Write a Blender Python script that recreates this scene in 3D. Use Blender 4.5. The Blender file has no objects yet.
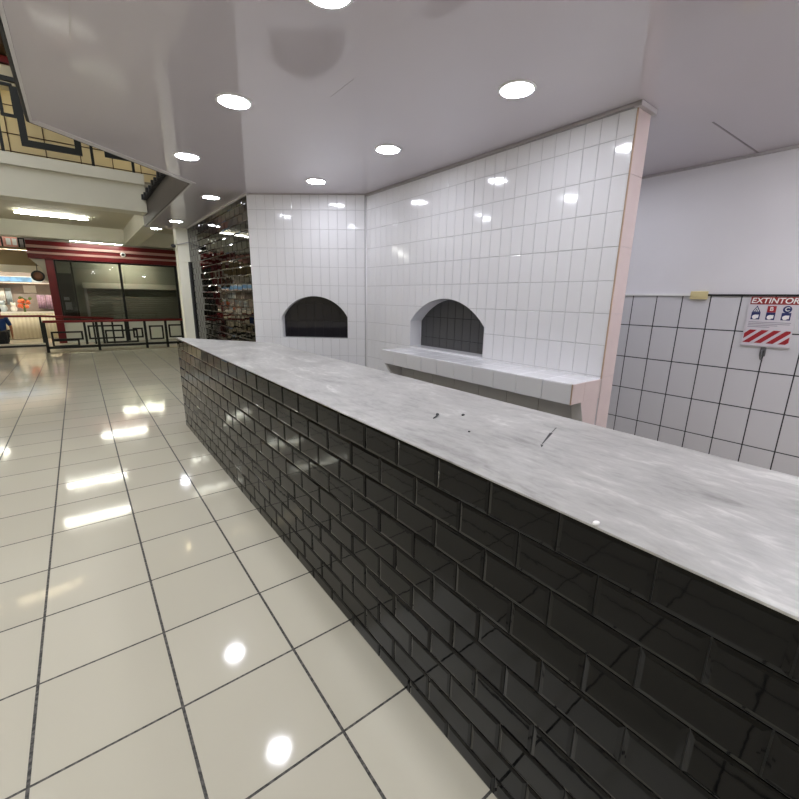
import bpy, bmesh, math, random
from mathutils import Vector as V, Matrix
random.seed(7)
S = bpy.context.scene
C = S.collection
H = 1.6
ZC = 2.88            # shop ceiling height

# ------------------------------------------------------------------ materials
def lin(c):
    return tuple(((v/255)/12.92 if v/255 <= .04045 else ((v/255+.055)/1.055)**2.4) for v in c)
def mat(name, rgb, rough=.5, spec=.5, metal=0, coat=0, noise=0, nscale=6, bump=0, bscale=30, emit=None, estr=0, stretch=None):
    m = bpy.data.materials.new(name); m.use_nodes = True
    nt = m.node_tree; b = nt.nodes['Principled BSDF']
    c = lin(rgb)
    b.inputs['Base Color'].default_value = (*c, 1)
    b.inputs['Roughness'].default_value = rough
    b.inputs['Specular IOR Level'].default_value = spec
    b.inputs['Metallic'].default_value = metal
    b.inputs['Coat Weight'].default_value = coat
    b.inputs['Coat Roughness'].default_value = .03
    if noise or bump:
        tc = nt.nodes.new('ShaderNodeTexCoord')
        src = tc.outputs['Object']
        if stretch:
            mp = nt.nodes.new('ShaderNodeMapping'); mp.inputs['Scale'].default_value = stretch
            nt.links.new(src, mp.inputs['Vector']); src = mp.outputs['Vector']
    if noise:
        n = nt.nodes.new('ShaderNodeTexNoise'); n.inputs['Scale'].default_value = nscale; n.inputs['Detail'].default_value = 5
        r = nt.nodes.new('ShaderNodeValToRGB')
        r.color_ramp.elements[0].position = .3; r.color_ramp.elements[1].position = .7
        r.color_ramp.elements[0].color = (*[x*(1-noise) for x in c], 1)
        r.color_ramp.elements[1].color = (*[min(1, x*(1+noise)) for x in c], 1)
        nt.links.new(src, n.inputs['Vector']); nt.links.new(n.outputs['Fac'], r.inputs['Fac'])
        nt.links.new(r.outputs['Color'], b.inputs['Base Color'])
    if bump:
        n2 = nt.nodes.new('ShaderNodeTexNoise'); n2.inputs['Scale'].default_value = bscale; n2.inputs['Detail'].default_value = 2
        bp = nt.nodes.new('ShaderNodeBump'); bp.inputs['Strength'].default_value = bump; bp.inputs['Distance'].default_value = .01
        nt.links.new(src, n2.inputs['Vector']); nt.links.new(n2.outputs['Fac'], bp.inputs['Height']); nt.links.new(bp.outputs['Normal'], b.inputs['Normal'])
    if emit:
        b.inputs['Emission Color'].default_value = (*lin(emit), 1); b.inputs['Emission Strength'].default_value = estr
    return m
M = {}
M['white_glaze'] = mat('white_glazed_tile', (226,226,230), .09, .5, bump=.05, bscale=9)
M['white_grout'] = mat('white_grout', (176,176,180), .7)
M['pink_glaze'] = mat('pink_edge_tile', (200,184,182), .35, .4, noise=.04)
M['beige_edge'] = mat('beige_tile_edge', (172,146,124), .6)
M['plaster'] = mat('white_plaster', (222,220,224), .6, .3, noise=.02, nscale=2)
M['grey_tile'] = mat('white_wall_tile', (205,204,208), .2, .45, noise=.015, nscale=1.5)
M['dark_grout'] = mat('dark_grout', (46,46,50), .8)
M['black_glaze'] = mat('black_glazed_tile', (5,5,6), .035, .26, bump=.03, bscale=14)
M['black_grout'] = mat('black_grout', (22,22,22), .6)
M['oven_tile'] = mat('charcoal_tile', (78,78,80), .3, .4)
M['oven_grout'] = mat('oven_grout', (14,14,15), .8)
M['pvc'] = None
M['pvc_trim'] = mat('pale_pvc_trim', (206,202,206), .25)
M['grey_trim'] = mat('grey_trim', (172,167,169), .4)
M['dark_trim'] = mat('dark_metal_edge', (30,30,32), .5)
M['fascia'] = mat('grey_brown_fascia', (66,60,56), .6, noise=.08)
M['cream'] = mat('cream_paint', (205,202,188), .6, .3, noise=.03, nscale=1.5)
M['cream_shade'] = mat('cream_ceiling_paint', (196,190,172), .7, .2, noise=.03, nscale=1)
M['warm_wall'] = mat('warm_cream_wall', (218,204,164), .5, .3)
M['seam'] = mat('seam_grey', (112,106,110), .5)
M['red'] = mat('dark_red_paint', (112,25,31), .35, .4, noise=.06)
M['red_rail'] = mat('red_handrail_paint', (120,26,30), .35, .4)
M['pink_strip'] = mat('pale_pink_strip', (194,156,150), .4)
M['black_metal'] = mat('black_green_metal', (16,20,18), .45, .4)
M['white_metal'] = mat('white_enamel', (232,232,232), .35)
M['chrome'] = mat('grey_steel', (120,120,122), .35, .5, metal=.8)
M['base_pale'] = mat('pale_grey_panel', (226,228,220), .5)
M['column_paint'] = mat('column_cream_paint', (236,234,218), .55, .3, noise=.02, nscale=2)
M['olive'] = mat('olive_grey_paint', (150,148,134), .6, .2)
M['shutter'] = mat('grey_shutter', (150,148,136), .45, .3)
M['curb'] = mat('beige_concrete', (156,148,130), .7, .2, noise=.12, nscale=5)
M['landing'] = mat('beige_landing', (188,182,168), .25, .4, noise=.05, nscale=3)
M['sign_sheet'] = mat('sign_sheet', (206,202,208), .5)
M['paper'] = mat('white_paper', (236,234,232), .6)
M['sign_red'] = mat('sign_red', (158,32,42), .45)
M['header_red'] = mat('sign_header_red', (140,44,44), .45)
M['navy'] = mat('navy_print', (36,44,98), .5)
M['text_grey'] = mat('grey_print', (150,146,158), .6)
M['ivory'] = mat('ivory_plastic', (214,200,150), .45)
M['blue'] = mat('blue_cloth', (26,62,122), .8, noise=.15, nscale=9)
M['black_cloth'] = mat('black_cloth', (22,24,30), .85)
M['skin'] = mat('warm_brown_skin', (160,108,78), .55)
M['hair'] = mat('dark_brown_hair', (40,26,20), .6)
M['orange'] = mat('orange_petals', (232,120,78), .7)
M['lilac'] = mat('lilac_cloth', (190,160,186), .8, noise=.25, nscale=22)
M['green'] = mat('leaf_green', (92,120,62), .7)
M['sky_blue'] = mat('blue_banner_print', (110,160,214), .6, noise=.35, nscale=6)
M['pale_blue'] = mat('pale_blue_plastic', (176,190,200), .5)
M['brown'] = mat('brown_disc', (110,70,44), .5, noise=.15)
M['brown_soffit'] = mat('brown_beam_paint', (150,132,100), .7, .2)
M['dark_brown'] = mat('dark_brown_paint', (84,64,48), .7, .2, noise=.1)
M['salmon'] = mat('salmon_print', (224,160,146), .6, noise=.12, nscale=4)
M['wood_grey'] = mat('grey_shop_panel', (160,150,146), .6, noise=.06)
M['curtain'] = mat('pale_curtain', (222,214,196), .8)
M['dark_wall'] = mat('dark_grey_wall', (58,56,54), .6, noise=.05)
def emis(name, rgb, s):
    m = bpy.data.materials.new(name); m.use_nodes = True; nt = m.node_tree
    b = nt.nodes['Principled BSDF']; b.inputs['Base Color'].default_value = (.8,.8,.8,1)
    b.inputs['Emission Color'].default_value = (*lin(rgb), 1); b.inputs['Emission Strength'].default_value = s
    return m
M['led'] = emis('led_diffuser', (244,246,255), 37)
M['tube'] = emis('fluorescent_tube', (250,252,240), 38)
M['tube_shop'] = emis('shop_tube', (255,246,226), 160)
M['tube_warm'] = emis('warm_tube', (255,236,190), 22)
M['tube_window_fill'] = emis('window_fill_tube', (250,250,236), 85)
M['tube_kitchen_fill'] = emis('kitchen_fill_tube', (250,248,255), 74)
def glass_mat():
    m = bpy.data.materials.new('shop_window_glass'); m.use_nodes = True; nt = m.node_tree; nt.nodes.clear()
    o = nt.nodes.new('ShaderNodeOutputMaterial'); t = nt.nodes.new('ShaderNodeBsdfTransparent'); g = nt.nodes.new('ShaderNodeBsdfGlossy')
    t.inputs['Color'].default_value = (.78,.8,.76,1); g.inputs['Roughness'].default_value = .02
    f = nt.nodes.new('ShaderNodeFresnel'); f.inputs['IOR'].default_value = 1.5
    x = nt.nodes.new('ShaderNodeMixShader')
    nt.links.new(f.outputs[0], x.inputs[0]); nt.links.new(t.outputs[0], x.inputs[1]); nt.links.new(g.outputs[0], x.inputs[2]); nt.links.new(x.outputs[0], o.inputs[0])
    return m
M['glass'] = glass_mat()

def node_math(nt, op, a, b=None):
    n = nt.nodes.new('ShaderNodeMath'); n.operation = op
    for i, v in enumerate((a, b)):
        if v is None: continue
        if isinstance(v, (int, float)): n.inputs[i].default_value = v
        else: nt.links.new(v, n.inputs[i])
    return n.outputs[0]
def floor_mat():
    m = bpy.data.materials.new('cream_floor_tiles'); m.use_nodes = True; nt = m.node_tree; b = nt.nodes['Principled BSDF']
    tc = nt.nodes.new('ShaderNodeTexCoord'); sp = nt.nodes.new('ShaderNodeSeparateXYZ'); nt.links.new(tc.outputs['Object'], sp.inputs[0])
    T = .4655
    def line(v, off, w):
        d = node_math(nt, 'PINGPONG', node_math(nt, 'SUBTRACT', v, off), T/2)
        return node_math(nt, 'LESS_THAN', d, w)
    gx = line(sp.outputs[0], .1195, .0055); gy = line(sp.outputs[1], 1.5365, .0046)
    g = node_math(nt, 'MAXIMUM', gx, gy)
    cx = node_math(nt, 'FLOOR', node_math(nt, 'DIVIDE', node_math(nt, 'SUBTRACT', sp.outputs[0], .1195), T))
    cy = node_math(nt, 'FLOOR', node_math(nt, 'DIVIDE', node_math(nt, 'SUBTRACT', sp.outputs[1], 1.5365), T))
    cb = nt.nodes.new('ShaderNodeCombineXYZ'); nt.links.new(cx, cb.inputs[0]); nt.links.new(cy, cb.inputs[1])
    wn = nt.nodes.new('ShaderNodeTexWhiteNoise'); nt.links.new(cb.outputs[0], wn.inputs['Vector'])
    r = nt.nodes.new('ShaderNodeValToRGB'); r.color_ramp.elements[0].color = (*lin((186,180,164)), 1); r.color_ramp.elements[1].color = (*lin((193,187,171)), 1)
    nt.links.new(wn.outputs['Value'], r.inputs[0])
    n = nt.nodes.new('ShaderNodeTexNoise'); n.inputs['Scale'].default_value = 60; n.inputs['Detail'].default_value = 4; nt.links.new(tc.outputs['Object'], n.inputs['Vector'])
    gr = nt.nodes.new('ShaderNodeValToRGB'); gr.color_ramp.elements[0].color = (*lin((40,38,36)), 1); gr.color_ramp.elements[1].color = (*lin((104,100,94)), 1)
    gr.color_ramp.elements[0].position = .4; gr.color_ramp.elements[1].position = .75
    nt.links.new(n.outputs['Fac'], gr.inputs[0])
    mx = nt.nodes.new('ShaderNodeMix'); mx.data_type = 'RGBA'; nt.links.new(g, mx.inputs[0]); nt.links.new(r.outputs[0], mx.inputs[6]); nt.links.new(gr.outputs[0], mx.inputs[7])
    nt.links.new(mx.outputs[2], b.inputs['Base Color'])
    ro = node_math(nt, 'ADD', node_math(nt, 'MULTIPLY', g, .6), .075); nt.links.new(ro, b.inputs['Roughness'])
    bp = nt.nodes.new('ShaderNodeBump'); bp.inputs['Strength'].default_value = .5; bp.inputs['Distance'].default_value = .002; bp.invert = True
    nt.links.new(g, bp.inputs['Height']); nt.links.new(bp.outputs[0], b.inputs['Normal'])
    b.inputs['Specular IOR Level'].default_value = .55
    return m
M['floor'] = floor_mat()
def pvc_mat():
    m = mat('glossy_pvc_ceiling', (196,190,197), .06, .95, noise=.02, nscale=.8, bump=.03, bscale=2.2)
    return m
M['pvc'] = pvc_mat()
def marble_mat():
    m = bpy.data.materials.new('grey_white_marble'); m.use_nodes = True; nt = m.node_tree; b = nt.nodes['Principled BSDF']
    tc = nt.nodes.new('ShaderNodeTexCoord')
    def tex(scale, stretch, rot, detail, dist=0):
        mp = nt.nodes.new('ShaderNodeMapping'); mp.inputs['Scale'].default_value = stretch; mp.inputs['Rotation'].default_value = (0,0,rot)
        n = nt.nodes.new('ShaderNodeTexNoise'); n.inputs['Scale'].default_value = scale; n.inputs['Detail'].default_value = detail; n.inputs['Roughness'].default_value = .6; n.inputs['Distortion'].default_value = dist
        nt.links.new(tc.outputs['Object'], mp.inputs[0]); nt.links.new(mp.outputs[0], n.inputs['Vector']); return n.outputs['Fac']
    a = tex(2.4, (1.1,.7,1), .3, 7, 1.2); s = tex(4.5, (2.6,.6,1), .22, 9, 1.0); f = tex(24, (1.7,.6,1), .45, 8, .8)
    v = node_math(nt, 'ADD', node_math(nt, 'ADD', node_math(nt, 'MULTIPLY', a, .42), node_math(nt, 'MULTIPLY', s, .34)), node_math(nt, 'MULTIPLY', f, .24))
    r = nt.nodes.new('ShaderNodeValToRGB'); e = r.color_ramp.elements
    e[0].position = .36; e[0].color = (*lin((122,120,117)), 1); e[1].position = .62; e[1].color = (*lin((200,198,194)), 1)
    x = e.new(.47); x.color = (*lin((158,156,153)), 1); x = e.new(.53); x.color = (*lin((168,166,163)), 1)
    nt.links.new(v, r.inputs[0]); nt.links.new(r.outputs[0], b.inputs['Base Color'])
    rr = node_math(nt, 'ADD', node_math(nt, 'MULTIPLY', s, .3), .2); nt.links.new(rr, b.inputs['Roughness'])
    b.inputs['Specular IOR Level'].default_value = .5
    return m
M['marble'] = marble_mat()

# ------------------------------------------------------------------ mesh builder
class MB:
    def __init__(s): s.v = []; s.f = []; s.m = []; s.smooth = []
    def add(s, vs, fs, mi=0, smooth=False):
        o = len(s.v); s.v += [tuple(v) for v in vs]
        for f in fs: s.f.append([i+o for i in f]); s.m.append(mi); s.smooth.append(smooth)
        return s
    def box(s, x0, x1, y0, y1, z0, z1, mi=0):
        vs = [(x,y,z) for z in (z0,z1) for y in (y0,y1) for x in (x0,x1)]
        return s.add(vs, [(0,2,3,1),(4,5,7,6),(0,1,5,4),(2,6,7,3),(0,4,6,2),(1,3,7,5)], mi)
    def prism(s, pts, d, mi=0):      # closed outline extruded by vector d
        n = len(pts); d = V(d); vs = [V(p) for p in pts] + [V(p)+d for p in pts]
        fs = [tuple(range(n))[::-1], tuple(range(n,2*n))] + [(i,(i+1)%n,n+(i+1)%n,n+i) for i in range(n)]
        return s.add(vs, fs, mi)
    def tube(s, pts, r, n=10, mi=0, smooth=True):
        pts = [V(p) for p in pts]; rings = []; vs = []
        for i, p in enumerate(pts):
            d = (pts[min(i+1,len(pts)-1)] - pts[max(i-1,0)]).normalized()
            a = d.orthogonal().normalized() if abs(d.z) > .9 else d.cross(V((0,0,1))).normalized()
            b = d.cross(a)
            rr = r[i] if isinstance(r,(list,tuple)) else r
            for k in range(n):
                t = 2*math.pi*k/n; vs.append(p + rr*(math.cos(t)*a + math.sin(t)*b))
        fs = []
        for i in range(len(pts)-1):
            for k in range(n): fs.append((i*n+k, i*n+(k+1)%n, (i+1)*n+(k+1)%n, (i+1)*n+k))
        fs += [tuple(range(n))[::-1], tuple(range((len(pts)-1)*n, len(pts)*n))]
        return s.add(vs, fs, mi, smooth)
    def lathe(s, c, prof, n=28, axis=(0,0,1), mi=0, smooth=True):
        ax = V(axis).normalized(); a = ax.orthogonal().normalized(); b = ax.cross(a); c = V(c); vs = []
        for (r, h) in prof:
            for k in range(n):
                t = 2*math.pi*k/n; vs.append(c + ax*h + r*(math.cos(t)*a + math.sin(t)*b))
        fs = []; m = len(prof)
        for i in range(m-1):
            for k in range(n): fs.append((i*n+k, i*n+(k+1)%n, (i+1)*n+(k+1)%n, (i+1)*n+k))
        fs += [tuple(range(n))[::-1], tuple(range((m-1)*n, m*n))]
        return s.add(vs, fs, mi, smooth)
    def blob(s, c, rx, ry, rz, mi=0, n=10, jit=0):
        vs = []; fs = []; c = V(c)
        for i in range(n+1):
            th = math.pi*i/n
            for k in range(n*2):
                ph = math.pi*k/n; j = 1+random.uniform(-jit,jit)
                vs.append(c + V((rx*j*math.sin(th)*math.cos(ph), ry*j*math.sin(th)*math.sin(ph), rz*j*math.cos(th))))
        for i in range(n):
            for k in range(n*2): fs.append((i*2*n+k, i*2*n+(k+1)%(2*n), (i+1)*2*n+(k+1)%(2*n), (i+1)*2*n+k))
        return s.add(vs, fs, mi, True)
    def mesh(s, name, mats, org=(0,0,0), fixn=True):
        me = bpy.data.meshes.new(name); o = V(org)
        me.from_pydata([V(v)-o for v in s.v], [], s.f)
        for m in mats: me.materials.append(M[m] if isinstance(m, str) else m)
        for p, mi, sm in zip(me.polygons, s.m, s.smooth): p.material_index = mi; p.use_smooth = sm
        bm = bmesh.new(); bm.from_mesh(me); bmesh.ops.remove_doubles(bm, verts=bm.verts, dist=1e-6) if fixn == 2 else None
        if fixn: bmesh.ops.recalc_face_normals(bm, faces=bm.faces)
        bm.to_mesh(me); bm.free(); me.update()
        return me
    def build(s, name, mats, parent=None, bevel=0):
        mats = [mats] if isinstance(mats, str) else mats
        org = V(parent.matrix_world.translation) if parent else V((0,0,0))
        if parent: org = worldloc(parent)
        ob = bpy.data.objects.new(name, s.mesh(name, mats, org)); C.objects.link(ob)
        if parent: ob.parent = parent
        if bevel:
            b = ob.modifiers.new('bevel', 'BEVEL'); b.width = bevel; b.segments = 2; b.limit_method = 'ANGLE'
        return ob
def worldloc(o):
    p = V(o.location)
    while o.parent: o = o.parent; p += V(o.location)
    return p
def tag(o, label=None, cat=None, group=None, kind=None):
    if label: o['label'] = label
    if cat: o['category'] = cat
    if group: o['group'] = group
    if kind: o['kind'] = kind
    return o
def thing(name, label, cat, loc=(0,0,0), group=None):
    o = bpy.data.objects.new(name, None); o.location = loc; o.empty_display_size = .1; C.objects.link(o)
    return tag(o, label, cat, group)
def struct(o, label=None, cat=None): return tag(o, label, cat, None, 'structure')
def box(name, m, x0, x1, y0, y1, z0, z1, parent=None, bevel=0): return MB().box(x0,x1,y0,y1,z0,z1).build(name, m, parent, bevel)

def tiles(mb, O, U, W, N, u0, u1, v0, v1, tw, th, uo, vo, gap, dep, bev, bevh, mi=0, stagger=0, tilt=0):
    O, U, W, N = V(O), V(U).normalized(), V(W).normalized(), V(N).normalized()
    for j in range(math.floor((v0-vo)/th)-1, math.ceil((v1-vo)/th)+1):
        a0, a1 = max(v0, vo+j*th+gap/2), min(v1, vo+(j+1)*th-gap/2)
        if a1-a0 < 2*bev+.004: continue
        off = uo + (stagger*tw if j % 2 else 0)
        for i in range(math.floor((u0-off)/tw)-1, math.ceil((u1-off)/tw)+1):
            b0, b1 = max(u0, off+i*tw+gap/2), min(u1, off+(i+1)*tw-gap/2)
            if b1-b0 < 2*bev+.004: continue
            tu, tv = random.gauss(0,tilt), random.gauss(0,tilt)
            vs = []
            for d, k in ((-.003,0),(dep-bevh,0),(dep,bev)):
                for (p, q) in ((b0+k,a0+k),(b1-k,a0+k),(b1-k,a1-k),(b0+k,a1-k)):
                    e = d + ((p-(b0+b1)/2)*tu + (q-(a0+a1)/2)*tv if k else 0)
                    vs.append(O + U*p + W*q + N*e)
            fs = [(3,2,1,0),(8,9,10,11)]
            for l in (0,4): fs += [(l+k, l+(k+1)%4, l+4+(k+1)%4, l+4+k) for k in range(4)]
            mb.add(vs, fs, mi)
    return mb
def mesh_from(ob):
    dg = bpy.context.evaluated_depsgraph_get(); return bpy.data.meshes.new_from_object(ob.evaluated_get(dg))
def cut(mb, mats, cutter):
    a = bpy.data.objects.new('tmp_a', mb.mesh('tmp', mats)); b = bpy.data.objects.new('tmp_b', cutter.mesh('tmp', ['white_glaze']))
    C.objects.link(a); C.objects.link(b)
    md = a.modifiers.new('b', 'BOOLEAN'); md.operation = 'DIFFERENCE'; md.solver = 'EXACT'; md.object = b
    bpy.context.view_layer.update(); me = mesh_from(a)
    bpy.data.objects.remove(a); bpy.data.objects.remove(b)
    return me
def join_meshes(name, mes):
    bm = bmesh.new(); mats = []
    for me in mes:
        idx = []
        for m in me.materials:
            if m not in mats: mats.append(m)
            idx.append(mats.index(m))
        n0 = len(bm.faces); bm.from_mesh(me); bm.faces.ensure_lookup_table()
        for f in bm.faces[n0:]: f.material_index = idx[f.material_index] if idx else 0
    out = bpy.data.meshes.new(name); bm.to_mesh(out); bm.free()
    for m in mats: out.materials.append(m)
    return out
def link(name, me, parent=None):
    o = bpy.data.objects.new(name, me); C.objects.link(o)
    if parent: o.parent = parent
    return o
def text_mesh(body, size, O, U, W, depth=.001, shear=0, bold=0):
    c = bpy.data.curves.new('t', 'FONT'); c.body = body; c.size = size; c.extrude = depth; c.align_x = 'CENTER'; c.align_y = 'CENTER'; c.shear = shear; c.offset = bold
    o = bpy.data.objects.new('t', c); C.objects.link(o); bpy.context.view_layer.update()
    me = mesh_from(o); bpy.data.objects.remove(o)
    U, W, O = V(U), V(W), V(O); N = U.cross(W)
    for v in me.vertices: v.co = O + U*v.co.x + W*v.co.y + N*v.co.z
    return me

# ------------------------------------------------------------------ camera
yaw, pit, rol = math.radians(37.6375), math.radians(13.8822), math.radians(1.0009)
fw = V((math.sin(yaw)*math.cos(pit), math.cos(yaw)*math.cos(pit), -math.sin(pit)))
rt = V((math.cos(yaw), -math.sin(yaw), 0)); up = rt.cross(fw)
cx = math.cos(rol)*rt + math.sin(rol)*up; cy = math.cos(rol)*up - math.sin(rol)*rt
cam = bpy.data.objects.new('camera', bpy.data.cameras.new('camera')); C.objects.link(cam)
cam.matrix_world = Matrix(((cx.x,cy.x,-fw.x,0),(cx.y,cy.y,-fw.y,0),(cx.z,cy.z,-fw.z,H),(0,0,0,1)))
cam.data.sensor_width = 36; cam.data.lens = 36*409.2146/799; cam.data.clip_start = .02
S.camera = cam

# ------------------------------------------------------------------ shell
struct(box('floor', 'floor', -7.5, 6, -5, 14.72, -.1, 0), 'cream floor tiles with dark grout', 'floor')
struct(box('floor', 'landing', -7.5, 6, 14.72, 22, -.1, -.002), 'plain beige landing floor beyond the railing', 'floor')
# shop ceiling slab with its stepped outer edge
edge = [(-.112,-5),(-.112,4.6),(1.245,5.74),(1.255,9.9),(1.93,9.9),(5.0,9.9),(5.0,-5)]
mb = MB().prism([(x,y,ZC) for x,y in edge], (0,0,.05))
struct(mb.build('ceiling', 'pvc'), 'glossy grey panel ceiling of the shop', 'ceiling')
# panel joints of the ceiling
mb = MB().box(.148,.153,1.9,3.06,ZC-.0012,ZC+.01).box(1.50,1.503,2.45,2.75,ZC-.0012,ZC+.01)
struct(mb.build('trim_1', 'grey_trim'), 'fine grey joint lines of the ceiling panels', 'trim')
mb = MB().prism([(3.83,1.300,ZC-.0015),(4.87,1.262,ZC-.0015),(4.87,1.278,ZC-.0015),(3.83,1.312,ZC-.0015)], (0,0,.01))
struct(mb.build('trim_2', 'seam'), 'thin grey seam across the ceiling above the white wall', 'trim')
# pale edge strip, dark outer angle and fascia of the ceiling edge
def strip(pts, w, z0, z1, name, m, lab):
    mb = MB()
    for (a, b) in zip(pts, pts[1:]):
        a, b = V((*a,0)), V((*b,0)); d = (b-a).normalized(); n = V((-d.y, d.x, 0))
        a = a - d*.0; b = b + d*.0
        mb.prism([a+V((0,0,z0)), b+V((0,0,z0)), b+n*w+V((0,0,z0)), a+n*w+V((0,0,z0))], (0,0,z1-z0))
    return struct(mb.build(name, m), lab, 'trim')
for pts, w in (([(-.112,-5),(-.112,4.6)], .02), ([(-.112,4.6),(1.245,5.74)], .075), ([(1.245,5.74),(1.255,9.9)], .02)):
    strip(pts, -w, ZC-.006, ZC+.01, 'trim_3', 'pvc_trim', 'pale edge strip round the glossy ceiling')
for pts in ([(-.116,-5),(-.116,4.6)], [(-.116,4.6),(1.245,5.745)]):
    strip(pts, .016, ZC-.004, ZC+.06, 'trim_4', 'dark_trim', 'dark metal angle outside the ceiling edge')
mb = MB().box(1.235,1.25,5.76,9.9,ZC+.002,3.24)
struct(mb.build('trim_5', 'fascia'), 'grey brown fascia board above the ceiling edge', 'fascia')
mb = MB()
for k in range(26): mb.box(1.15+.012*(k%3), 1.30, 7.0+k*.1, 7.0+k*.1+.06, 3.24, 3.29+.03*(k%2))
struct(mb.build('trim_6', 'dark_trim'), 'dark corrugated sheet edge above the fascia', 'trim')
for a in ((-7.5,-6.8,-5,24),(-1.6,6,-5,24),(-6.8,-1.6,-5,-4),(-6.8,-1.6,8.5,24)):
    struct(box('roof', 'dark_brown', *a, 7.6, 7.7), 'dark roof high over the atrium', 'roof')
mb = MB()
for k in range(9): mb.box(-6.8,-1.6,-4+k*1.55,-3.92+k*1.55,7.6,7.7)
struct(mb.build('fill_skylight', 'cream'), 'unseen roof opening bars, added to let fill light in', 'fill_skylight')  # made-up roof opening, lets world light fill the hall
struct(box('wall_left', 'cream_shade', -7.6, -7.5, -5, 24, 0, 7.6), 'dark wall across the hall', 'wall')
struct(box('wall_back', 'cream_shade', -7.5, 6, -5.1, -5, 0, 7.6), 'dark wall behind the hall', 'wall')

struct(box('wall_block_side', 'cream_shade', 6, 6.1, -5, 24, 0, 7.6), 'unseen cream side wall added to stop light leaking in', 'wall')  # this and the end wall are added to keep world light out
struct(box('wall_block_end', 'cream_shade', -7.5, 6, 22, 22.1, 0, 7.6), 'cream wall added at the far end to stop light leaking in', 'wall')
# right wall of the kitchen: white paint over square tiles with dark grout
mb = MB().box(4.885, 5.0, -5, 9.9, 0, ZC, 0).box(4.878, 4.886, -5, 6, 0, 1.672, 1)
tiles(mb, (4.878,0,0), (0,-1,0), (0,0,1), (-1,0,0), -6, 1.0, .0, 1.672, .239, .353, -.696, .297, .010, .004, .0012, .001, 2, 0, .001)
struct(mb.build('wall_right', ['plaster','dark_grout','grey_tile']), 'white painted wall tiled below with dark grout', 'wall')
struct(box('trim_7', 'white_metal', 4.855, 4.886, 1.50, 5.9, 1.674, 1.694), 'white strip along the top of the wall tiles', 'trim')
struct(box('shadow_strip', 'dark_trim', 4.862, 4.886, -4, 1.50, 1.672, 1.690), 'dark strip for the shadow along the top of the wall tiles', 'trim')  # shadow above the tiles, built as a dark strip
struct(box('trim_9', 'grey_trim', 4.862, 4.886, -4.9, 5.9, 2.858, ZC-.001), 'grey cornice between white wall and ceiling', 'trim')
struct(box('wall_front', 'plaster', 3.3, 4.885, 5.9, 6.0, 0, ZC), 'white wall at the end of the kitchen', 'wall')

# arched opening outline in (u, z)
def arch(c, hw, z0, zs, za, n=28):
    r = (hw*hw+(za-zs)**2)/(2*(za-zs)); zc = za-r; a0 = math.asin(min(1, hw/r))
    pts = [(c-hw,z0),(c+hw,z0)]
    for i in range(n+1):
        a = a0-2*a0*i/n; pts.append((c+r*math.sin(a), zc+r*math.cos(a)))
    return pts
XO, YE = 3.10, 1.50
A, B = V((1.91,5.80,0)), V((3.08,4.80,0))
U = (B-A).normalized(); NA = V((U.y,-U.x,0)); LA = (B-A).length
# oven wall facing the counter
body = MB().box(XO+.004, 3.29, YE+.004, 4.86, 0, ZC)
tl = MB(); tiles(tl, (XO+.004,0,0), (0,-1,0), (0,0,1), (-1,0,0), -4.815, -YE-.006, 0, ZC-.03, .1183, .2349, -YE-.006, 1.045, .0035, .005, .004, .0022, 0, 0, .004)
ct = MB().prism([(XO-.1,y,z) for y,z in arch(3.265,.575,1.045,1.34,1.605)], (.6,0,0))
me = join_meshes('wall_centre', [cut(body, ['white_grout'], ct), cut(tl, ['white_glaze'], ct)])
me.materials.append(M['pink_glaze']); pk = len(me.materials)-1
o = link('wall_centre', me); struct(o, 'tall white tiled oven wall with an arched opening', 'wall')
# pinkish end face with its joints, beige front arris
mb = MB(); tiles(mb, (0,YE+.004,0), (1,0,0), (0,0,1), (0,-1,0), XO+.012, 3.29, 0, ZC-.03, .4, .2349*2, XO-.1, 1.045, .002, .005, .001, .001)
mb.box(XO-.001, XO+.011, YE-.001, YE+.006, 1.029, ZC-.03, 1)
struct(mb.build('trim_10', ['pink_glaze','beige_edge']), 'pinkish tiled end of the oven wall', 'trim')
# lining and dark tiled closure of the right opening
def lining(pts, f, d0, d1, name):
    mb = MB(); n = len(pts)
    vs = [f(u,z,d) for d in (d0,d1) for u,z in pts]
    c = sum((V(p) for p in vs), V())/len(vs)
    inner = [c + (V(p)-c)*.992 for p in vs]
    k = len(vs); fs = []
    for i in range(n):
        j = (i+1)%n; fs += [(i,j,n+j,n+i),(k+i,k+n+i,k+n+j,k+j),(i,k+i,k+j,j),(n+i,n+j,k+n+j,k+n+i)]
    mb.add(vs+inner, fs); return mb
t = thing('oven_opening', 'closed arched opening behind the tiled ledge, larger of the two', 'oven opening', (XO,3.265,1.045))
lining(arch(3.265,.574,1.0455,1.34,1.6045), lambda u,z,d: (XO+d,u,z), -.0005, .185, 'x').build('arch_lining', 'white_glaze', t)
mb = MB().box(XO+.178, XO+.188, 2.67, 3.86, 1.0, 1.64, 0)
tiles(mb, (XO+.178,0,0), (0,-1,0), (0,0,1), (-1,0,0), -3.86, -2.67, 1.0, 1.64, .1183, .2349, -3.86, 1.16, .006, .004, .001, .001, 1, 0, .002)
mb.build('tiled_closure', ['oven_grout','oven_tile'], t)
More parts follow.
